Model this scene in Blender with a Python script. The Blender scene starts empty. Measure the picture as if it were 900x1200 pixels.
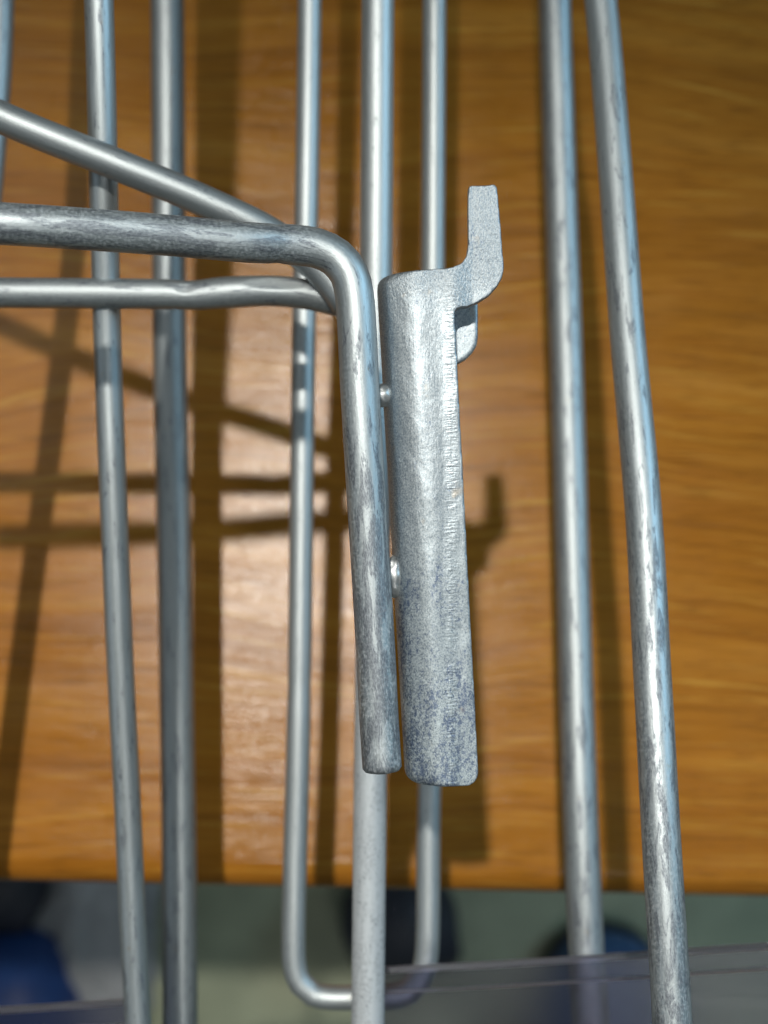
import bpy, bmesh, math, random
from mathutils import Vector, Matrix, noise
random.seed(4)
scene = bpy.context.scene
COL = scene.collection
R = math.radians

# ------------------------------------------------------------------ camera
TABLE_Z = 0.75                      # height of the table top above the floor
PITCH = R(9.0)
AXIS = 0.260                        # distance camera -> table top along the view axis
cam_data = bpy.data.cameras.new('camera')
cam = bpy.data.objects.new('camera', cam_data)
COL.objects.link(cam)
cam.location = (0, -AXIS*math.sin(PITCH), TABLE_Z + AXIS*math.cos(PITCH))
cam.rotation_euler = (PITCH, 0, 0)
cam_data.sensor_fit = 'HORIZONTAL'
cam_data.sensor_width = 36
cam_data.lens = 60.6
cam_data.clip_start = 0.005
cam_data.clip_end = 50
cam_data.dof.use_dof = True
cam_data.dof.focus_distance = 0.158
cam_data.dof.aperture_fstop = 24.0
scene.camera = cam
CAMM = Matrix.Translation(cam.location) @ Matrix.Rotation(PITCH, 4, 'X')

# ------------------------------------------------------------------ world, lamps, exposure
world = bpy.data.worlds.new('World'); scene.world = world
world.use_nodes = True
wn = world.node_tree
for n in list(wn.nodes): wn.nodes.remove(n)
wo = wn.nodes.new('ShaderNodeOutputWorld'); wb = wn.nodes.new('ShaderNodeBackground')
wg = wn.nodes.new('ShaderNodeTexCoord'); ws = wn.nodes.new('ShaderNodeSeparateXYZ')
wr = wn.nodes.new('ShaderNodeValToRGB')
wmr = wn.nodes.new('ShaderNodeMapRange'); wmr.inputs[1].default_value = -1; wmr.inputs[2].default_value = 1
wr.color_ramp.elements[0].position = 0.30; wr.color_ramp.elements[0].color = (0.05, 0.055, 0.05, 1)
wr.color_ramp.elements[1].position = 0.85; wr.color_ramp.elements[1].color = (0.30, 0.365, 0.375, 1)
wn.links.new(wg.outputs['Generated'], ws.inputs[0]); wn.links.new(ws.outputs[2], wmr.inputs[0])
wn.links.new(wmr.outputs[0], wr.inputs[0]); wn.links.new(wr.outputs[0], wb.inputs[0])
wb.inputs[1].default_value = 0.32
wn.links.new(wb.outputs[0], wo.inputs[0])

def area(name, loc, target, w, h, power, col, shape='RECTANGLE', roll=0.0):
    d = bpy.data.lights.new(name, 'AREA'); d.shape = shape; d.size = w; d.size_y = h
    d.energy = power; d.color = col
    o = bpy.data.objects.new(name, d); COL.objects.link(o)
    o.location = loc
    q = (Vector(target) - Vector(loc)).to_track_quat('-Z', 'Y')
    o.rotation_euler = (q.to_matrix().to_4x4() @ Matrix.Rotation(roll, 4, 'Z')).to_euler()
    return o
C0 = Vector((0, 0, TABLE_Z))
kdir = (CAMM.to_3x3() @ Vector((-0.085, 0.335, 1.0))).normalized()
kd = bpy.data.lights.new('ceiling_spot_lamp', 'SPOT'); kd.energy = 92; kd.color = (1.0, 0.95, 0.86)
kd.shadow_soft_size = 0.021; kd.spot_size = R(18); kd.spot_blend = 1.0
ko = bpy.data.objects.new('ceiling_spot_lamp', kd); COL.objects.link(ko)
ko.location = C0 + kdir*1.6
ko.rotation_euler = (C0 + Vector((-0.035, -0.10, 0)) - ko.location).to_track_quat('-Z', 'Y').to_euler()
area('overhead_fill_lamp', (-0.9, 0.7, 2.6), C0, 0.6, 0.6, 4.0, (1.0, 0.97, 0.93))  # unseen soft fill added overhead so the metal has something to reflect
area('overhead_fill_lamp', (0.5, -0.9, 2.6), C0, 0.5, 0.5, 3.5, (1.0, 0.97, 0.93))  # second overhead fill, added for broad highlights on the wires
area('window_and_fill_light', (1.5, 0.5, 1.75), C0, 0.5, 0.9, 14, (0.46, 0.78, 1.0))
area('window_and_fill_light', (-2.0, -0.9, 1.9), C0, 0.9, 0.9, 3, (0.8, 0.9, 1.0))  # added cool fill from the left; the window is on the right

scene.view_settings.view_transform = 'Standard'
scene.view_settings.look = 'None'
scene.view_settings.gamma = 1.0
scene.view_settings.exposure = 0.0

# ------------------------------------------------------------------ helpers
K = 0.66e-3*0.9                     # metres per photo pixel per metre of distance (x 1/0.9 below)
K = 36/60.6/900
def P(px, py, d):
    """point seen at photo position (px, py), d metres in front of the camera"""
    return CAMM @ Vector(((px-450)*K*d, -(py-600)*K*d, -d))

def tag(o, label=None, cat=None, group=None, kind=None):
    if label: o['label'] = label
    if cat: o['category'] = cat
    if group: o['group'] = group
    if kind: o['kind'] = kind
    return o

def empty(name, loc):
    o = bpy.data.objects.new(name, None); COL.objects.link(o); o.location = loc
    o.empty_display_size = 0.01
    return o

def link_mesh(name, me, mat, parent=None, world_loc=None, smooth=True, rot=None):
    """me is in world coordinates; it is re-based on world_loc"""
    loc = Vector(world_loc) if world_loc is not None else Vector((0, 0, 0))
    M = Matrix.Translation(loc)
    if rot is not None: M = M @ rot
    me.transform(M.inverted())
    o = bpy.data.objects.new(name, me); COL.objects.link(o)
    me.materials.append(mat)
    if smooth:
        me.polygons.foreach_set('use_smooth', [True]*len(me.polygons))
    if parent is not None:
        o.parent = parent
        o.matrix_local = Matrix.Translation(-Vector(parent.location)) @ M
    else:
        o.matrix_world = M
    return o

def catmull(pts, step):
    out = []
    n = len(pts)
    for i in range(n-1):
        p0 = pts[max(i-1, 0)]; p1 = pts[i]; p2 = pts[i+1]; p3 = pts[min(i+2, n-1)]
        if i == 0: p0 = p1*2 - p2
        if i == n-2: p3 = p2*2 - p1
        # centripetal parameterisation keeps bends tight
        def tj(t, a, b): return t + max((b-a).length, 1e-9)**0.5
        t0 = 0; t1 = tj(t0, p0, p1); t2 = tj(t1, p1, p2); t3 = tj(t2, p2, p3)
        m = max(1, int((p2-p1).length/step))
        for k in range(m):
            t = t1 + (t2-t1)*k/m
            A1 = p0*((t1-t)/(t1-t0)) + p1*((t-t0)/(t1-t0))
            A2 = p1*((t2-t)/(t2-t1)) + p2*((t-t1)/(t2-t1))
            A3 = p2*((t3-t)/(t3-t2)) + p3*((t-t2)/(t3-t2))
            B1 = A1*((t2-t)/(t2-t0)) + A2*((t-t0)/(t2-t0))
            B2 = A2*((t3-t)/(t3-t1)) + A3*((t-t1)/(t3-t1))
            out.append(B1*((t2-t)/(t2-t1)) + B2*((t-t1)/(t2-t1)))
    out.append(pts[-1])
    return out

VIEW = CAMM.to_3x3() @ Vector((0, 0, 1))      # towards the camera

def tube_mesh(path, rad, wear=None, dents=(), flats=(), sides=28, step=0.0016, wob=0.010, seed=0.0, cap=0.0006):
    """closed round wire; UV = (arc mm, length mm); vertex attribute 'wear' 0..1
       dents = (length position 0..1, half width m, depth factor, angle or None)"""
    pts = catmull(path, step)
    L = [0.0]
    for a, b in zip(pts, pts[1:]): L.append(L[-1] + (b-a).length)
    tot = L[-1]
    T = []
    for i in range(len(pts)):
        a = pts[max(i-1, 0)]; b = pts[min(i+1, len(pts)-1)]
        T.append((b-a).normalized())
    N = -VIEW; N = (N - T[0]*N.dot(T[0])).normalized()
    verts = []; faces = []; uvs = []; wr_ = []
    rings = []
    # cap rings at the ends (rounded edge)
    seq = []
    cs = [(0.0, 0.55), (cap*0.35, 0.88), (cap, 1.0)]
    for e, k in cs: seq.append((0, T[0]*e, k))
    for i in range(1, len(pts)-1): seq.append((i, Vector((0, 0, 0)), 1.0))
    for e, k in reversed(cs): seq.append((len(pts)-1, T[-1]*(-e), k))
    prevT = T[0]
    for (i, off, k) in seq:
        t = T[i]
        q = prevT.rotation_difference(t); N = (q @ N); N = (N - t*N.dot(t)).normalized(); prevT = t
        B = t.cross(N)
        c = pts[i] + off
        l = L[i] + (off.length if i == 0 else -off.length)
        ring = []
        for s in range(sides):
            a = 2*math.pi*s/sides
            d = N*math.cos(a) + B*math.sin(a)
            r = rad*k
            r *= 1 + wob*noise.noise(Vector((math.cos(a)*0.7+seed*7, math.sin(a)*0.7, l*90+seed*3)))
            for (lp, hw, dep, ang) in dents:
                x = (l - lp*tot)/hw
                if abs(x) < 3:
                    g = math.exp(-x*x)
                    if ang is None: r *= 1 - dep*g
                    else:
                        ca = max(0.0, math.cos(a-ang)); r *= 1 - dep*g*ca**2
            for (lp, hw, h, ang) in flats:
                x = (l - lp*tot)/hw
                ca = math.cos(a-ang)
                if abs(x) < 1.2 and ca > 0.2: r = min(r, rad*(h + (1-h)*x*x)/ca)
            ring.append(len(verts)); verts.append(c + d*r)
            wr_.append(wear(l/tot) if wear else 0.2)
        rings.append((ring, l))
    for (r0, l0), (r1, l1) in zip(rings, rings[1:]):
        for s in range(sides):
            s2 = (s+1) % sides
            faces.append((r0[s], r0[s2], r1[s2], r1[s]))
            w = 2*math.pi*rad*1000/sides
            uvs.append(((s*w, l0*1000), ((s+1)*w, l0*1000), ((s+1)*w, l1*1000), (s*w, l1*1000)))
    for (ring, l), rev in ((rings[0], True), (rings[-1], False)):
        f = list(ring)
        if rev: f.reverse()
        faces.append(f); uvs.append([(random.random(), l*1000) for _ in f])
    me = bpy.data.meshes.new('wire'); me.from_pydata([tuple(v) for v in verts], [], faces)
    uvl = me.uv_layers.new(name='UVMap')
    k = 0
    for p, uv in zip(me.polygons, uvs):
        for li, u in zip(p.loop_indices, uv): uvl.data[li].uv = u
    at = me.attributes.new('wear', 'FLOAT', 'POINT')
    at.data.foreach_set('value', wr_)
    # outward normals
    bm = bmesh.new(); bm.from_mesh(me); bmesh.ops.recalc_face_normals(bm, faces=bm.faces); bm.to_mesh(me); bm.free()
    return me

# ------------------------------------------------------------------ materials
class NT:
    def __init__(s, name):
        s.m = bpy.data.materials.new(name); s.m.use_nodes = True
        s.t = s.m.node_tree
        for n in list(s.t.nodes): s.t.nodes.remove(n)
        s.out = s.n('ShaderNodeOutputMaterial'); s.b = s.n('ShaderNodeBsdfPrincipled')
        s.l(s.b.outputs[0], s.out.inputs[0])
    def n(s, ty, **kw):
        x = s.t.nodes.new(ty)
        for k, v in kw.items(): setattr(x, k, v)
        return x
    def l(s, a, b): s.t.links.new(a, b)
    def mapping(s, src, scale, loc=(0, 0, 0), rot=(0, 0, 0)):
        m = s.n('ShaderNodeMapping'); m.inputs['Scale'].default_value = scale
        m.inputs['Location'].default_value = loc; m.inputs['Rotation'].default_value = rot
        s.l(src, m.inputs[0]); return m.outputs[0]
    def noise(s, vec, scale=1.0, detail=4, rough=0.55, dist=0.0):
        x = s.n('ShaderNodeTexNoise'); x.inputs['Scale'].default_value = scale
        x.inputs['Detail'].default_value = detail; x.inputs['Roughness'].default_value = rough
        x.inputs['Distortion'].default_value = dist
        s.l(vec, x.inputs['Vector']); return x.outputs[0]
    def ramp(s, fac, stops, interp='LINEAR'):
        r = s.n('ShaderNodeValToRGB'); cr = r.color_ramp; cr.interpolation = interp
        while len(cr.elements) < len(stops): cr.elements.new(0.5)
        for e, (p, c) in zip(cr.elements, stops):
            e.position = p; e.color = (c, c, c, 1) if not hasattr(c, '__len__') else (*c[:3], 1)
        s.l(fac, r.inputs[0]); return r.outputs[0]
    def math(s, op, a, b=None, clamp=False):
        m = s.n('ShaderNodeMath', operation=op); m.use_clamp = clamp
        for i, v in enumerate((a, b)):
            if v is None: continue
            if isinstance(v, (int, float)): m.inputs[i].default_value = v
            else: s.l(v, m.inputs[i])
        return m.outputs[0]
    def mix(s, fac, a, b, blend='MIX'):
        m = s.n('ShaderNodeMix', data_type='RGBA', blend_type=blend)
        for sock, v in ((m.inputs[0], fac), (m.inputs[6], a), (m.inputs[7], b)):
            if isinstance(v, (int, float)): sock.default_value = v
            elif isinstance(v, tuple): sock.default_value = (*v[:3], 1)
            else: s.l(v, sock)
        return m.outputs[2]
    def set(s, **kw):
        for k, v in kw.items():
            k = k.replace('_', ' ')
            if isinstance(v, (int, float)): s.b.inputs[k].default_value = v
            elif isinstance(v, tuple): s.b.inputs[k].default_value = (*v, 1) if len(v) == 3 else v
            else: s.l(v, s.b.inputs[k])
    def bump(s, h, strength, dist, prev=None):
        b = s.n('ShaderNodeBump'); b.inputs['Strength'].default_value = strength
        b.inputs['Distance'].default_value = dist; s.l(h, b.inputs['Height'])
        if prev is not None: s.l(prev, b.inputs['Normal'])
        return b.outputs[0]

def zinc_wire(name, base=(0.42, 0.46, 0.48), rough=0.44, off=0.0, milk=0.0):
    """bright galvanised wire: drawing lines along the length, dark smears, white bloom where worn"""
    M = NT(name)
    uv = M.n('ShaderNodeUVMap', uv_map='UVMap').outputs[0]
    wear = M.n('ShaderNodeAttribute', attribute_name='wear').outputs['Fac']
    o = (off*13.1, off*7.7, off)
    streak = M.noise(M.mapping(uv, (2.2, 0.10, 1), o), 1, 5, 0.65)
    smear = M.noise(M.mapping(uv, (0.9, 0.16, 1), (o[0]+5, o[1], 0)), 1, 6, 0.7, 0.6)
    fine = M.noise(M.mapping(uv, (7, 1.6, 1), o), 1, 3, 0.7)
    spang = M.noise(M.mapping(uv, (3.2, 2.2, 1), (o[0], o[1]+9, 0)), 1, 5, 0.75, 0.4)
    thr = M.math('SUBTRACT', smear, M.math('MULTIPLY', wear, -0.17))
    dark = M.ramp(thr, [(0.60, 0.0), (0.67, 0.9), (1.0, 1.0)])
    dark = M.math('MULTIPLY', dark, M.ramp(fine, [(0.30, 0.25), (0.62, 1.0)]))
    bloom = M.math('MULTIPLY', M.ramp(spang, [(0.46, 0.0), (0.60, 1.0)]), M.math('MULTIPLY', wear, 0.75), True)
    if milk:
        bloom = M.math('ADD', bloom, M.math('MULTIPLY', M.ramp(wear, [(0.45, 0.0), (0.85, milk)]), 1.0), True)
        dark = M.math('MULTIPLY', dark, M.ramp(fine, [(0.5, 0.0), (0.6, 1.0)]))
    c = M.mix(M.ramp(streak, [(0.35, 0.0), (0.65, 1.0)]), tuple(x*0.90 for x in base), tuple(min(1, x*1.06) for x in base))
    c = M.mix(bloom, c, (0.47, 0.51, 0.54))
    c = M.mix(M.math('MULTIPLY', dark, 0.80), c, (0.06, 0.068, 0.095))
    tiny = M.noise(M.mapping(uv, (0.45, 0.22, 1), (o[0]+31, o[1]+3, 0)), 1, 3, 0.6)
    c = M.mix(M.ramp(tiny, [(0.69, 0.0), (0.76, 0.5)]), c, (0.33, 0.25, 0.15))
    rg = M.math('ADD', M.math('MULTIPLY', streak, 0.16), M.math('ADD', M.math('MULTIPLY', bloom, 0.16), rough-0.08))
    rg = M.math('ADD', rg, M.math('MULTIPLY', dark, 0.12))
    met = M.math('SUBTRACT', 0.90, M.math('MULTIPLY', bloom, 0.5))
    n1 = M.bump(streak, 0.35, 0.00006)
    n2 = M.bump(spang, 0.5, 0.00005, n1)
    n3 = M.bump(fine, 0.4, 0.000025, n2)
    M.set(Base_Color=c, Roughness=rg, Metallic=met, Normal=n3)
    return M.m

def zinc_plate():
    M = NT('galvanised_sheet')
    tc = M.n('ShaderNodeTexCoord').outputs['Object']
    mm = M.mapping(tc, (1000, 1000, 1000))
    wear = M.n('ShaderNodeAttribute', attribute_name='wear').outputs['Fac']
    sep = M.n('ShaderNodeSeparateXYZ'); M.l(mm, sep.inputs[0])
    spang = M.noise(M.mapping(mm, (2.6, 1.9, 2.2)), 1, 6, 0.78, 0.5)
    big = M.noise(M.mapping(mm, (0.42, 0.16, 0.4), (3, 2, 1)), 1, 4, 0.6, 0.3)
    fine = M.noise(M.mapping(mm, (5.5, 4, 5)), 1, 3, 0.75)
    brushv = M.noise(M.mapping(mm, (5.5, 0.5, 4)), 1, 3, 0.6)
    x = sep.outputs[0]; y = sep.outputs[1]
    hookm = M.ramp(M.math('MULTIPLY', y, 0.025), [(0.60, 0.0), (0.74, 1.0)])
    # press marks: short horizontal ripples in a column near the open edge
    rip = M.noise(M.mapping(mm, (0.9, 3.4, 1)), 1, 2, 0.5)
    col = M.math('MULTIPLY', M.ramp(M.math('MULTIPLY', M.math('ADD', x, 6), 0.0833), [(0.62, 0.0), (0.70, 1.0), (0.75, 0.8), (0.80, 0.0)]), M.ramp(M.noise(M.mapping(mm, (0.1, 0.25, 1), (5, 5, 5)), 1, 2), [(0.35, 0.3), (0.6, 1.0)]))
    dk = M.math('ADD', spang, M.math('MULTIPLY', M.math('SUBTRACT', big, 0.5), 0.5))
    dk = M.math('ADD', dk, M.math('MULTIPLY', wear, 0.15))
    dark = M.ramp(dk, [(0.63, 0.0), (0.72, 1.0)])
    bloom = M.math('MULTIPLY', M.ramp(M.math('ADD', fine, M.math('MULTIPLY', M.math('SUBTRACT', big, 0.5), -0.4)), [(0.40, 0.0), (0.62, 1.0)]), M.math('MULTIPLY', wear, 0.85), True)
    c = M.mix(M.ramp(fine, [(0.3, 0.0), (0.7, 1.0)]), (0.15, 0.19, 0.225), (0.41, 0.45, 0.475))
    c = M.mix(bloom, c, (0.41, 0.475, 0.50))
    c = M.mix(M.math('MULTIPLY', dark, 0.75), c, (0.06, 0.095, 0.18))
    rust = M.noise(M.mapping(mm, (0.30, 0.26, 0.3), (7.4, 2.6, 0)), 1, 3, 0.6)
    c = M.mix(M.ramp(rust, [(0.66, 0.0), (0.80, 0.4)]), c, (0.42, 0.30, 0.16))
    rg = M.math('ADD', M.math('MULTIPLY', fine, 0.2), M.math('ADD', M.math('MULTIPLY', hookm, 0.06), M.math('ADD', M.math('MULTIPLY', wear, 0.07), 0.335)))
    met = M.math('SUBTRACT', 0.88, M.math('MULTIPLY', bloom, 0.5))
    facet = M.noise(M.mapping(mm, (4.2, 1.9, 3), (9, 4, 1)), 1, 3, 0.7)
    lump = M.noise(M.mapping(mm, (0.55, 0.35, 0.5), (1, 8, 1)), 1, 2, 0.5)
    n = M.bump(lump, 0.5, 0.00022)
    n = M.bump(M.math('MULTIPLY', facet, hookm), 0.7, 0.00013, n)
    n = M.bump(facet, 0.4, 0.00005, n)
    n = M.bump(fine, 0.4, 0.00003, n)
    n = M.bump(brushv, 0.35, 0.00004, n)
    n = M.bump(M.math('MULTIPLY', rip, col), 0.75, 0.00016, n)
    M.set(Base_Color=c, Roughness=rg, Metallic=met, Normal=n)
    return M.m

def wood():
    M = NT('wood_laminate')
    tc = M.n('ShaderNodeTexCoord').outputs['Object']
    mm = M.mapping(tc, (100, 100, 100))            # units: cm
    warp = M.noise(M.mapping(mm, (0.10, 0.32, 1)), 1, 2, 0.5)
    sx = M.n('ShaderNodeSeparateXYZ'); M.l(mm, sx.inputs[0])
    bend = M.noise(M.mapping(mm, (0.11, 0.14, 1), (4.3, 1.1, 0)), 1, 1, 0.4)
    yy = M.math('ADD', sx.outputs[1], M.math('MULTIPLY', bend, 3.2))
    cb = M.n('ShaderNodeCombineXYZ'); M.l(M.math('MULTIPLY', sx.outputs[0], 0.06), cb.inputs[0]); M.l(yy, cb.inputs[1])
    cath = M.noise(M.mapping(cb.outputs[0], (1, 1.3, 1)), 1, 3, 0.6)
    lines = M.noise(M.mapping(cb.outputs[0], (3.6, 6.2, 1), (3, 7, 0)), 1, 4, 0.66)
    pores = M.noise(M.mapping(mm, (0.9, 19, 1)), 1, 4, 0.65)
    bands = M.noise(M.mapping(mm, (0.02, 0.62, 1), (2, 0.3, 0)), 1, 2, 0.5)
    c = M.ramp(cath, [(0.28, (0.225, 0.080, 0.008)), (0.45, (0.295, 0.112, 0.012)), (0.56, (0.335, 0.134, 0.015)), (0.74, (0.39, 0.172, 0.025))])
    c = M.mix(M.ramp(bands, [(0.43, 0.0), (0.50, 0.45), (0.60, 0.5)]), c, (0.27, 0.102, 0.010))
    c = M.mix(M.ramp(lines, [(0.35, 0.42), (0.46, 0.0)]), c, (0.145, 0.052, 0.005))
    c = M.mix(M.ramp(lines, [(0.56, 0.0), (0.68, 0.55)]), c, (0.47, 0.26, 0.045))
    c = M.mix(M.ramp(pores, [(0.34, 0.6), (0.48, 0.0)]), c, (0.12, 0.042, 0.006))
    scr = M.noise(M.mapping(mm, (0.5, 22, 1), (0, 0, 0), (0, 0, 0.5)), 1, 2, 0.5)
    smudge = M.noise(M.mapping(mm, (0.5, 0.6, 1), (6, 2, 0)), 1, 4, 0.6)
    rg = M.math('ADD', M.math('MULTIPLY', pores, 0.12), M.math('MULTIPLY', smudge, 0.26))
    rg = M.math('ADD', rg, M.ramp(scr, [(0.66, 0.0), (0.72, 0.15)]))
    n = M.bump(pores, 0.5, 0.00012)
    n = M.bump(lines, 0.4, 0.00022, n)
    wv = M.noise(M.mapping(mm, (0.30, 1.6, 1)), 1, 2, 0.5)
    n = M.bump(wv, 0.4, 0.0003, n)
    M.set(Base_Color=c, Roughness=rg, Normal=n, Specular_IOR_Level=0.22)
    return M.m

def simple(name, colA, colB, rough, scale, bump=0.0, **kw):
    M = NT(name)
    tc = M.n('ShaderNodeTexCoord').outputs['Object']
    f = M.noise(tc, scale, 5, 0.6)
    M.set(Base_Color=M.mix(M.ramp(f, [(0.35, 0.0), (0.65, 1.0)]), colA, colB), Roughness=rough)
    if bump: M.set(Normal=M.bump(f, 0.5, bump))
    if kw: M.set(**kw)
    return M.m

m_plate = zinc_plate()
m_wood = wood()
m_weld = simple('bright_weld_metal', (0.28, 0.30, 0.31), (0.50, 0.52, 0.52), 0.42, 900, 0.00008, Metallic=0.85)
m_edge = simple('edge_band', (0.22, 0.11, 0.018), (0.30, 0.16, 0.03), 0.3, 60)
m_floor = simple('green_linoleum', (0.22, 0.25, 0.165), (0.32, 0.35, 0.235), 0.45, 14, 0.0004)
m_blue = simple('blue_foam_rubber', (0.010, 0.035, 0.15), (0.02, 0.075, 0.27), 0.5, 30, 0.0005)
m_blue2 = simple('pale_blue_foam_rubber', (0.03, 0.075, 0.19), (0.05, 0.12, 0.27), 0.5, 30, 0.0005)
m_sole = simple('dark_sole', (0.012, 0.013, 0.016), (0.02, 0.022, 0.026), 0.6, 30)
m_black = simple('dark_navy_plastic', (0.020, 0.022, 0.032), (0.032, 0.035, 0.050), 0.55, 20)
m_bag = simple('grey_cloth', (0.22, 0.23, 0.24), (0.42, 0.43, 0.45), 0.7, 22, 0.002)

def plastic(name, col, ro):
    M = NT(name)
    tc = M.n('ShaderNodeTexCoord').outputs['Object']
    f = M.noise(M.mapping(tc, (30, 200, 100)), 1, 3, 0.6)
    M.set(Specular_IOR_Level=0.35, Base_Color=col, Roughness=M.math('ADD', M.math('MULTIPLY', f, 0.08), ro), IOR=1.3)
    M.set(Transmission_Weight=1.0)
    M.set(Normal=M.bump(f, 0.2, 0.0004))
    return M.m
m_clear = plastic('clear_plastic', (0.52, 0.52, 0.64), 0.19)
m_rim = plastic('hazy_plastic_rim', (0.80, 0.80, 0.90), 0.30)

# ------------------------------------------------------------------ floor
fm = bpy.data.meshes.new('floor')
fm.from_pydata([(-3, -3, 0), (3, -3, 0), (3, 3, 0), (-3, 3, 0)], [], [(0, 1, 2, 3)])
fl = link_mesh('floor', fm, m_floor, smooth=False)
tag(fl, kind='structure')

# ------------------------------------------------------------------ table
def on_plane(px, py, z):
    a = CAMM.translation; b = P(px, py, 1.0); d = b-a
    return a + d*((z-a.z)/d.z)
e0 = on_plane(0, 1032, TABLE_Z-0.004); e1 = on_plane(900, 1051, TABLE_Z-0.004)
yaw = math.atan2(e1.y-e0.y, e1.x-e0.x)
edge_y = e0.y + (0-e0.x)*math.tan(yaw)
table = empty('wooden_table', (0, edge_y, 0))
table.rotation_euler = (0, 0, yaw)
tag(table, 'orange brown wood laminate table top under the wires, its front edge showing', 'table')
def table_part(name, me, mat, parent=table, smooth=True):
    o = bpy.data.objects.new(name, me); COL.objects.link(o); me.materials.append(mat); o.parent = parent
    if smooth: me.polygons.foreach_set('use_smooth', [True]*len(me.polygons))
    return o
# slab profile in (y, z): rounded top front edge, extruded along x
prof = []
rr = 0.0050
for k in range(9):
    a = math.pi - (math.pi/2)*k/8
    prof.append((rr + rr*math.cos(a), TABLE_Z - rr + rr*math.sin(a)))
prof = [(0.0006, TABLE_Z-0.0225), (0.0, TABLE_Z-0.0215)] + prof
back = [(0.70, TABLE_Z), (0.70, TABLE_Z-0.0225)]
pr = prof + back
def extrude_x(pr, x0, x1, nx=1):
    vs = []; fs = []
    n = len(pr)
    for x in (x0, x1):
        for (y, z) in pr: vs.append((x, y, z))
    for i in range(n):
        j = (i+1) % n
        fs.append((i, j, n+j, n+i))
    fs.append(tuple(range(n-1, -1, -1))); fs.append(tuple(range(n, 2*n)))
    me = bpy.data.meshes.new('slab'); me.from_pydata(vs, [], fs)
    bm = bmesh.new(); bm.from_mesh(me); bmesh.ops.recalc_face_normals(bm, faces=bm.faces); bm.to_mesh(me); bm.free()
    return me
top = table_part('table_top', extrude_x(pr, -0.6, 0.6), m_wood, smooth=False)
for p in top.data.polygons:
    if 0.02 < abs(p.normal.z) < 0.999 and abs(p.normal.x) < 0.5: p.use_smooth = True

# ------------------------------------------------------------------ wires
LONG = 'long galvanised wires running above the table'
def wire_thing(name, label, pts, rad, wear, mat, **kw):
    path = [P(*p) for p in pts]
    me = tube_mesh(path, rad, wear, **kw)
    lowest = min(path, key=lambda v: v.z)
    o = link_mesh(name, me, mat, world_loc=lowest)
    return o

z1 = zinc_wire('galvanised_wire_bright', off=1)
z2 = zinc_wire('galvanised_wire_grey', (0.33, 0.365, 0.38), 0.50, off=2)
z3 = zinc_wire('galvanised_wire_worn', (0.385, 0.43, 0.45), 0.46, off=3)
z4 = zinc_wire('galvanised_wire_pale', (0.42, 0.46, 0.475), 0.50, off=4, milk=0.9)

lw = lambda a, b: (lambda t: a + (b-a)*t)

# far left sliver
tag(wire_thing('steel_wire', 'sliver of wire cut by the left border in the top left corner',
    [(12, -950, .228), (2, -150, .225), (-2, 60, .222), (-12, 200, .220), (-62, 700, .216), (-110, 1300, .214), (-140, 1700, .212)],
    0.0024, lw(.2, .3), z2, seed=1), 'steel_wire', cat='wire', group=LONG)
bpy.data.objects['steel_wire']['label'] = 'sliver of wire cut by the left border in the top left corner'

def W(label, pts, rad, wear, mat, **kw):
    o = wire_thing('steel_wire', label, pts, rad, wear, mat, **kw)
    return tag(o, label, 'wire', LONG)

W('thin wire behind the horizontal arms, nearest the left border, slanting right towards the bottom',
  [(104, -950, .172), (111, -200, .174), (116, 0, .177), (120, 150, .180), (126, 400, .187), (132, 560, .189), (142, 800, .193), (149, 930, .195), (157, 1110, .197), (162, 1200, .198), (178, 1500, .202), (188, 1700, .204)],
  0.0020, lambda t: 0.15+0.5*max(0, (t-.45)), z3, seed=2)
W('thick blurred wire just right of the thin left wire, low over the table',
  [(191, -900, .236), (194, -100, .234), (196, 0, .233), (199, 400, .230), (204, 640, .228), (207, 820, .226), (210, 1000, .224), (211, 1200, .222), (213, 1700, .218)],
  0.0030, lw(.15, .35), z2, seed=3)
W('pale wire passing behind the end of the bent arm and hook plate',
  [(447, -950, .200), (444, -150, .199), (443, 0, .198), (441, 300, .197), (438, 600, .196), (434, 900, .195), (431, 1200, .194), (427, 1700, .193)],
  0.00248, lw(-.35, 1.15), z4, seed=4)
W('thick blurred wire between hook plate and rightmost wire, running behind the clear plastic',
  [(636, -900, .240), (646, -150, .240), (650, 0, .239), (656, 200, .236), (663, 400, .231), (669, 600, .226), (675, 800, .221), (682, 1000, .216), (688, 1130, .214), (698, 1300, .212), (715, 1700, .210)],
  0.0030, lw(.2, .5), z2, seed=5, dents=((.42, .004, .05, 3.5), (.50, .002, .05, 3.3)))
W('rightmost long wire, sharp and dark streaked at its lower end',
  [(650, -900, .208), (688, -120, .200), (704, 0, .197), (721, 200, .190), (736, 400, .183), (754, 600, .176), (765, 800, .170), (776, 1000, .165), (788, 1200, .162), (806, 1600, .158)],
  0.00248, lambda t: min(1, 0.1+1.25*max(0, t-.35)), z3, seed=6)
# U-shaped wire, two legs and a bottom bend
u = [(367, -930, .220), (363, 0, .216), (360, 200, .215), (356, 400, .214), (353, 640, .213), (350, 850, .212), (346, 1000, .2115),
     (344, 1100, .211), (345, 1130, .211), (352, 1152, .211), (367, 1165, .211), (390, 1169, .211), (415, 1169, .211), (455, 1168, .211), (478, 1163, .211), (492, 1148, .211), (499, 1126, .211), (501, 1100, .211),
     (502, 1000, .2115), (504, 850, .212), (506, 500, .214), (508, 200, .215), (509, 0, .216), (512, -930, .220)]
uo = wire_thing('u_shaped_wire', '', u, 0.00198, lw(.25, .25), z4, seed=7, dents=((.405, .003, .05, None),))
tag(uo, 'thin wire bent into a long U, its rounded bottom corner hanging below the table edge', 'wire')

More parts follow.
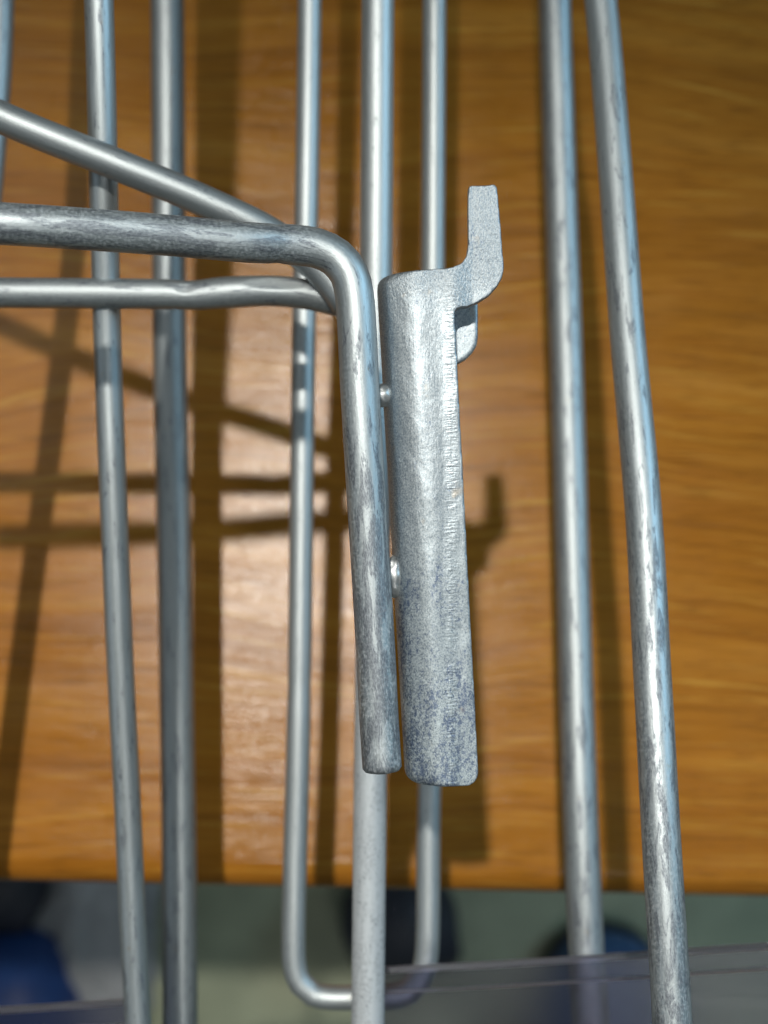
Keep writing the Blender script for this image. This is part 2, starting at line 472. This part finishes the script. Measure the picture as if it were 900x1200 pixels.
# ------------------------------------------------------------------ the bent wire arm with its hook plate
ARM_D = 0.160
arm = empty('wire_shelf_bracket', P(447, 905, ARM_D))
tag(arm, 'galvanised bent wire arm in sharp focus with a welded sheet metal hook plate', 'bracket')
def part_wire(name, pts, rad, wear, mat, label=None, **kw):
    me = tube_mesh([P(*p) for p in pts], rad, wear, **kw)
    o = link_mesh(name, me, mat, parent=arm, world_loc=P(*pts[-1]))
    if label: o['label'] = label
    return o
a_pts = [(-420, 236, .143), (-200, 249, .146), (-60, 258, .148), (0, 262, .149), (80, 267, .151), (200, 276, .1545), (290, 284, .157), (345, 287, .1592),
         (372, 291, .1597), (394, 302, .160), (409, 321, .160), (415, 345, .160), (418, 380, .160), (422, 460, .160), (428, 560, .160), (434, 660, .160), (440, 760, .160), (444, 840, .160), (448, 905, .160)]
part_wire('bent_wire', a_pts, 0.00243, lambda t: 0.25 + (0.75*min(1, max(0, t-.62)/.25)) + (0.50 if .2 < t < .53 else 0), z3, 'thick wire running in from the left and bent down at a right angle', seed=8,
          dents=((.497, .0008, .06, None), (.515, .0022, -.018, None)), sides=40, step=0.0010)
vee = empty('wire_brace', P(405, 356, .184))
tag(vee, 'slanting wire and level wire meeting behind the bend of the sharp wire arm', 'wire brace')
def vee_wire(name, label, pts, rad, wear, mat, **kw):
    o = link_mesh(name, tube_mesh([P(*p) for p in pts], rad, wear, **kw), mat, parent=vee, world_loc=P(*pts[-1]))
    o['label'] = label
vee_wire('diagonal_wire', 'wire slanting down from the left border', [(-420, -70, .171), (-150, 65, .173), (0, 137, .175), (120, 186, .1765), (240, 236, .1785), (320, 275, .180), (372, 314, .1815), (396, 342, .182), (408, 360, .182)],
         0.00218, lw(.1, .1), z2, seed=9, sides=36, dents=((.86, .002, .05, 3.2),))
vee_wire('cross_wire', 'level wire with two pressed flats near its end', [(-420, 338, .184), (-150, 342, .184), (0, 343, .184), (120, 344, .184), (200, 345, .184), (228, 346, .184), (262, 343, .184), (320, 341, .184), (360, 345, .1845), (392, 352, .185), (410, 357, .185)],
         0.00215, lw(.3, .3), z2, seed=10, sides=72, step=0.0005, dents=((.772, .0022, .05, None), (.83, .003, -.04, None)), flats=((.768, .0016, .85, 2.80), (.893, .0040, .87, 2.75)))

# hook plate: folded sheet with an open right side, built in its own frame (x right, y up, z to the camera), metres
S = K*ARM_D
def pp(px, py): return ((px-505)*S, -(py-600)*S)
def voxel(me, size, smooth_it=2):
    o = bpy.data.objects.new('tmp', me); COL.objects.link(o)
    md = o.modifiers.new('r', 'REMESH'); md.mode = 'VOXEL'; md.voxel_size = size; md.adaptivity = 0
    if smooth_it:
        sm = o.modifiers.new('s', 'SMOOTH'); sm.factor = 0.5; sm.iterations = smooth_it
    dg = bpy.context.evaluated_depsgraph_get(); dg.update()
    r = bpy.data.meshes.new_from_object(o.evaluated_get(dg))
    bpy.data.objects.remove(o)
    return r
def prism(bm, outline, z0, z1):
    vs0 = [bm.verts.new((x, y, z0)) for x, y in outline]
    vs1 = [bm.verts.new((x, y, z1)) for x, y in outline]
    n = len(outline)
    for i in range(n):
        j = (i+1) % n; bm.faces.new((vs0[i], vs0[j], vs1[j], vs1[i]))
    bm.faces.new(vs1); bm.faces.new(list(reversed(vs0)))
def arc(cx, cy, r, a0, a1, n=8):
    return [(cx + r*math.cos(R(a0+(a1-a0)*k/n)), cy - r*math.sin(R(a0+(a1-a0)*k/n))) for k in range(n+1)]   # photo pixels, y down
T_S = 0.0017                                    # sheet thickness
RO = 0.0035                                     # outer radius of the fold
def edge_l(py):
    return 441.0 + (475.0-441.0)*(py-322)/(918-322)
def edge_r(py):
    return 532.5 + (560.5-532.5)*((py-362)/(905-362) if py > 362 else 0)
def corner(py, top, bot, rad):
    e = 0.0
    for ed, sg in ((top, 1), (bot, -1)):
        q = 1 - sg*(py-ed)/rad
        if q > 0: e = max(e, 1-math.sqrt(max(0.0, 1-min(1, q)**2)))
    return e*rad
TOP, BOT = 319.0, 921.0
pys = [TOP + v for v in (0, .3, 1, 2.2, 4, 7, 11, 16, 22)] + [345 + (895-345)*k/40 for k in range(41)] + [BOT - v for v in (22, 16, 11, 7, 4, 2.2, 1, .3, 0)]
bm = bmesh.new()
rings = []
EX, EZ = 0.0046, RO
for py in pys:
    lx = pp(edge_l(py) + corner(py, TOP, BOT, 15), py)[0]
    rx = pp(edge_r(py) - corner(py, TOP-40, BOT, 17), py)[0]
    y0 = pp(0, py)[1]
    def yy(x, y0=y0, py=py):                      # the top edge climbs slightly towards the hook
        return y0 + max(0, (x-lx))*0.075*max(0, 1-(py-TOP)/60)
    ring = []
    n = 16
    cx = lx + EX
    for k in range(9): ring.append((rx + (cx-rx)*k/8, -0.0))
    for k in range(1, n+1):
        a = R(90 + 90*k/n); ring.append((cx + EX*math.cos(a), -EZ + EZ*math.sin(a)))
    for k in range(1, n):
        a = R(180 + 90*k/n); ring.append((cx + EX*math.cos(a), -EZ + EZ*math.sin(a)))
    ring.append((cx, -2*EZ)); ring.append((cx+0.0030, -2*EZ)); ring.append((cx+0.0030, -2*EZ+T_S)); ring.append((cx, -2*EZ+T_S))
    ix, iz = EX-T_S, EZ-T_S
    for k in range(1, n):
        a = R(270 - 180*k/n); ring.append((cx + ix*math.cos(a), -EZ + iz*math.sin(a)))
    ring.append((cx, -T_S)); ring.append((rx, -T_S))
    rings.append([bm.verts.new((x, yy(x), z)) for x, z in ring])
n = len(rings[0])
for r0, r1 in zip(rings, rings[1:]):
    for i in range(n):
        j = (i+1) % n; bm.faces.new((r0[i], r1[i], r1[j], r0[j]))
bm.faces.new(rings[0]); bm.faces.new(list(reversed(rings[-1])))
# the hook on the front leaf, outline in photo pixels
hook = ([(500, 318), (515, 315.5), (530, 313)]
         + [(541, 308), (547, 299), (549, 285), (548.5, 250), (549, 224)] + arc(553, 220, 4, 180, 95, 4) + [(566, 216), (577, 215)] + arc(579, 219, 4, 85, 5, 4)
         + [(586, 250), (589, 290), (591, 312), (589, 324), (583, 335), (573, 346), (560, 354), (547, 359.5), (540, 360), (535, 362), (532, 369), (531, 385), (500, 385)])
prism(bm, [pp(x, y) for x, y in hook], -T_S, 0)
bmesh.ops.recalc_face_normals(bm, faces=bm.faces)
me = bpy.data.meshes.new('hook_plate'); bm.to_mesh(me); bm.free()
me = voxel(me, 0.00016, 5)
def add_wear(me, f):
    at = me.attributes.new('wear', 'FLOAT', 'POINT')
    at.data.foreach_set('value', [f(v.co) for v in me.vertices])
for v in me.vertices:                              # the pressed sheet is slightly domed and lumpy
    c = v.co
    if c.z > -0.0012:
        xr = c.x/0.0045
        xs = c.x - (-c.y - 0.0245)*0.0495
        fade = max(0.0, min(1.0, (0.0058-c.x)/0.002))
        v.co.z += -0.00035*max(0, min(xr, 1.15))**2 + fade*0.00008*math.cos(2*math.pi*(xs-0.0009)/0.0049) + 0.00006*noise.noise(Vector((c.x*260, c.y*180, 3)))
    v.co.x += 0.00005*noise.noise(Vector((c.z*100, c.y*240, 9)))
add_wear(me, lambda c: min(1, max(0.05, 0.15 + 0.95*(-c.y+0.002)/0.035)))
ROTC = CAMM.to_3x3().to_4x4()
def plate_part(name, me, parent, mat=m_plate):
    o = bpy.data.objects.new(name, me); COL.objects.link(o); me.materials.append(mat)
    me.polygons.foreach_set('use_smooth', [True]*len(me.polygons))
    o.parent = parent
    return o
plate = plate_part('hook_plate', me, arm)
PLATE_FRONT = -ARM_D + 0.0004
PM = CAMM @ Matrix.Translation(((505-450)*S, 0, PLATE_FRONT)) @ Matrix.Rotation(R(-0.5), 4, 'X')
plate.matrix_local = Matrix.Translation(-arm.location) @ PM

# back leaf of the fold with its own shorter hook
bm = bmesh.new()
SB = 0.0060/ (ARM_D)                               # the back leaf stands ~6 mm further away
def pb(px, py):                                    # photo pixel -> plate x, y at the back leaf's depth
    d = ARM_D + 0.0045
    return ((px-450)*K*d - (505-450)*S, -(py-600)*K*d)
backo = ([(452, 328), (500, 322), (540, 330), (552, 334), (559, 342), (560.5, 356), (560.5, 395)]
         + [(559, 404), (554, 412), (546, 420), (538, 424.5), (530, 426)]
         + [(530, 440), (536, 640), (546, 880), (540, 905), (486, 905), (476, 880), (470, 640), (455, 400)])
prism(bm, [pb(x, y) for x, y in backo], -2*RO, -2*RO + T_S)
bmesh.ops.recalc_face_normals(bm, faces=bm.faces)
mb = bpy.data.meshes.new('back_hook'); bm.to_mesh(mb); bm.free()
mb = voxel(mb, 0.00022, 3)
add_wear(mb, lambda c: 0.45)
bo = plate_part('back_leaf', mb, plate)

# weld spots between the wire and the plate
def weld(px, py, w, h, dz=0.0):
    bm = bmesh.new(); bmesh.ops.create_icosphere(bm, subdivisions=4, radius=1.0)
    for v in bm.verts:
        c = v.co
        k = 1 + 0.12*noise.noise(c*2.3 + Vector((px, py, 0)))
        v.co = Vector((c.x*w*k, c.y*h*k, c.z*0.0012*k))
    me = bpy.data.meshes.new('weld_spot'); bm.to_mesh(me); bm.free()
    me.transform(CAMM @ Matrix.Translation(((px-450)*S*1.012, -(py-600)*S*1.012, -ARM_D+dz)))
    at = me.attributes.new('wear', 'FLOAT', 'POINT'); at.data.foreach_set('value', [0.05]*len(me.vertices))
    link_mesh('weld_spot', me, m_weld, parent=arm, world_loc=P(px, py, ARM_D))
weld(448.5, 463, 0.0015, 0.0015, -0.0021); weld(462.5, 676, 0.0014, 0.0026, -0.0020)

# ------------------------------------------------------------------ clear plastic sheets at the bottom
def slab_mesh(pts, thick, bev=0.0005):
    top = [P(*p) for p in pts]
    nrm = (top[1]-top[0]).cross(top[2]-top[0]).normalized()
    if nrm.dot(VIEW) < 0: nrm = -nrm
    bm = bmesh.new()
    a = [bm.verts.new(v) for v in top]; b = [bm.verts.new(v - nrm*thick) for v in top]
    n = len(a)
    for i in range(n):
        j = (i+1) % n; bm.faces.new((a[i], a[j], b[j], b[i]))
    bm.faces.new(a); bm.faces.new(list(reversed(b)))
    bmesh.ops.recalc_face_normals(bm, faces=bm.faces)
    bmesh.ops.bevel(bm, geom=list(bm.edges), offset=bev, segments=3, profile=0.6, affect='EDGES')
    me = bpy.data.meshes.new('sheet'); bm.to_mesh(me); bm.free()
    return me, top[-1]
def plastic_sheet(edge, bottom, d, thick, label, lipw=26):
    """edge: photo points of the upper edge, left to right; a thicker rim follows it"""
    rest = edge
    me, base = slab_mesh([(x, y, d) for x, y in rest] + [(edge[-1][0], bottom, d), (edge[0][0], bottom, d)], thick, 0.0003)
    root = empty('plastic_sheet', base); tag(root, label, 'plastic sheet')
    link_mesh('panel', me, m_clear, parent=root, world_loc=base, smooth=False)
    for dy, rr_, dd in ((0, 0.00055, -0.0005), (lipw, 0.00022, -0.0001)):
        me = tube_mesh([P(x, y+dy, d+dd) for x, y in edge], rr_, sides=12, wob=0)
        link_mesh('rim', me, m_rim, parent=root, world_loc=base)
plastic_sheet([(447, 1137), (600, 1129), (900, 1109), (1250, 1089)], 1600, .2040, 0.0012,
              'smoky clear plastic sheet across the bottom right, crossing in front of two wires')
plastic_sheet([(-350, 1206), (0, 1184), (148, 1174)], 1600, .2070, 0.0012,
              'corner of clear plastic sheet in the bottom left corner, over the blue shoe')

# ------------------------------------------------------------------ on the floor
def blob_lathe(bm, fn, nu=28, nv=16):
    rows = []
    for i in range(nv+1):
        rows.append([bm.verts.new(fn(2*math.pi*j/nu, i/nv)) for j in range(nu)])
    for a, b in zip(rows, rows[1:]):
        for j in range(nu):
            k = (j+1) % nu; bm.faces.new((a[j], a[k], b[k], b[j]))
    bm.faces.new(list(reversed(rows[0]))); bm.faces.new(rows[-1])

def shoe(px, py, label, yaw_, m_blue):
    toe = on_plane(px, py, 0.05)
    root = empty('shoe', (toe.x, toe.y-0.14, 0)); root.rotation_euler = (0, 0, yaw_)
    tag(root, label, 'shoe', 'blue shoes on the floor')
    def foot_outline(a, k=1.0):
        # a: angle; 0 = +x, 90 deg = toe (+y)
        c, s = math.cos(a), math.sin(a)
        w = 0.056 if s > 0 else 0.038
        x = w*math.copysign(abs(c)**0.7, c); y = 0.14*math.copysign(abs(s)**0.75, s)
        return x*k, y*k
    bm = bmesh.new()
    def sole(a, t):
        k = (0.97, 1.0, 1.0, 0.98)[int(round(t*3))]
        x, y = foot_outline(a, k); return (x, y, (0, .004, .020, .024)[int(round(t*3))])
    blob_lathe(bm, sole, 40, 3); bmesh.ops.recalc_face_normals(bm, faces=bm.faces)
    me = bpy.data.meshes.new('sole'); bm.to_mesh(me); bm.free()
    o = bpy.data.objects.new('sole', me); COL.objects.link(o); me.materials.append(m_sole); o.parent = root
    bm = bmesh.new()
    def upper(a, t):
        k = math.cos(t*1.25)**0.8 if t < 1 else 0.30
        x, y = foot_outline(a, 0.97)
        hgt = 0.055 if y > 0.04 else 0.055 + 0.035*min(1, (0.04-y)/0.10)
        z = 0.022 + hgt*math.sin(t*math.pi/2)
        yc = -0.05
        x2 = x*(k*0.75+0.25*(1-t)); y2 = yc + (y-yc)*(1-(1-k)*0.62)
        return (x2, y2, z)
    blob_lathe(bm, upper, 40, 14); bmesh.ops.recalc_face_normals(bm, faces=bm.faces)
    me = bpy.data.meshes.new('upper'); bm.to_mesh(me); bm.free()
    me.polygons.foreach_set('use_smooth', [True]*len(me.polygons))
    o = bpy.data.objects.new('upper', me); COL.objects.link(o); me.materials.append(m_blue); o.parent = root
shoe(38, 1082, 'blue shoe on the green floor at the bottom left', R(8), m_blue)
shoe(692, 1087, 'blue shoe on the green floor at the bottom right, mostly under the clear plastic', R(-8), m_blue2)

# dark foot of a chair between the wires, and a dark wheel at the left
def castor(px, py, label, yaw_, s=1.0):
    c = on_plane(px, py, 0.03)
    root = empty('chair_castor', (c.x, c.y, 0)); root.rotation_euler = (0, 0, yaw_)
    root.scale = (s, s, s)
    tag(root, label, 'castor', 'dark castors on the floor')
    for sx in (-1, 1):
        bm = bmesh.new()
        prf = [(0.010, 0.012), (0.010, 0.022), (0.014, 0.029), (0.024, 0.029), (0.030, 0.024), (0.031, 0.012)]
        def f(a, t):
            x, r = prf[int(round(t*5))]; return (sx*x, r*math.cos(a), 0.029 + r*math.sin(a))
        blob_lathe(bm, f, 24, 5); bmesh.ops.recalc_face_normals(bm, faces=bm.faces)
        me = bpy.data.meshes.new('wheel'); bm.to_mesh(me); bm.free()
        me.polygons.foreach_set('use_smooth', [True]*len(me.polygons))
        o = bpy.data.objects.new('wheel', me); COL.objects.link(o); me.materials.append(m_black); o.parent = root
    bm = bmesh.new()
    def hood(a, t):
        k = math.cos(t*1.45); return (0.034*k*math.cos(a), 0.036*k*math.sin(a)+0.004, 0.034 + 0.034*math.sin(t*1.45))
    blob_lathe(bm, hood, 28, 10); bmesh.ops.recalc_face_normals(bm, faces=bm.faces)
    me = bpy.data.meshes.new('hood'); bm.to_mesh(me); bm.free()
    me.polygons.foreach_set('use_smooth', [True]*len(me.polygons))
    o = bpy.data.objects.new('hood', me); COL.objects.link(o); me.materials.append(m_black); o.parent = root
castor(470, 1085, 'dark castor on the floor behind the pale wire, at the bottom middle', R(15), 1.25)
castor(5, 1038, 'dark castor half hidden under the table edge at the bottom left', R(-20), 1.0)

# crumpled grey cloth beside the left shoe
bm = bmesh.new()
bmesh.ops.create_icosphere(bm, subdivisions=5, radius=1.0)
cc = on_plane(108, 1105, 0.02)
for v in bm.verts:
    c = v.co.copy()
    k = 1 + 0.35*noise.noise(c*1.7) + 0.22*abs(noise.noise(c*4.1 + Vector((3, 1, 2)))) + 0.08*noise.noise(c*9)
    v.co = Vector((c.x*0.050*k, c.y*0.085*k, max(0, 0.018 + c.z*0.020*k)))
me = bpy.data.meshes.new('cloth'); bm.to_mesh(me); bm.free()
me.transform(Matrix.Translation((cc.x, cc.y, 0)))
cl = link_mesh('crumpled_cloth', me, m_bag, world_loc=(cc.x, cc.y, 0))
tag(cl, 'crumpled grey cloth on the floor between the blue shoe and the left wires', 'cloth')
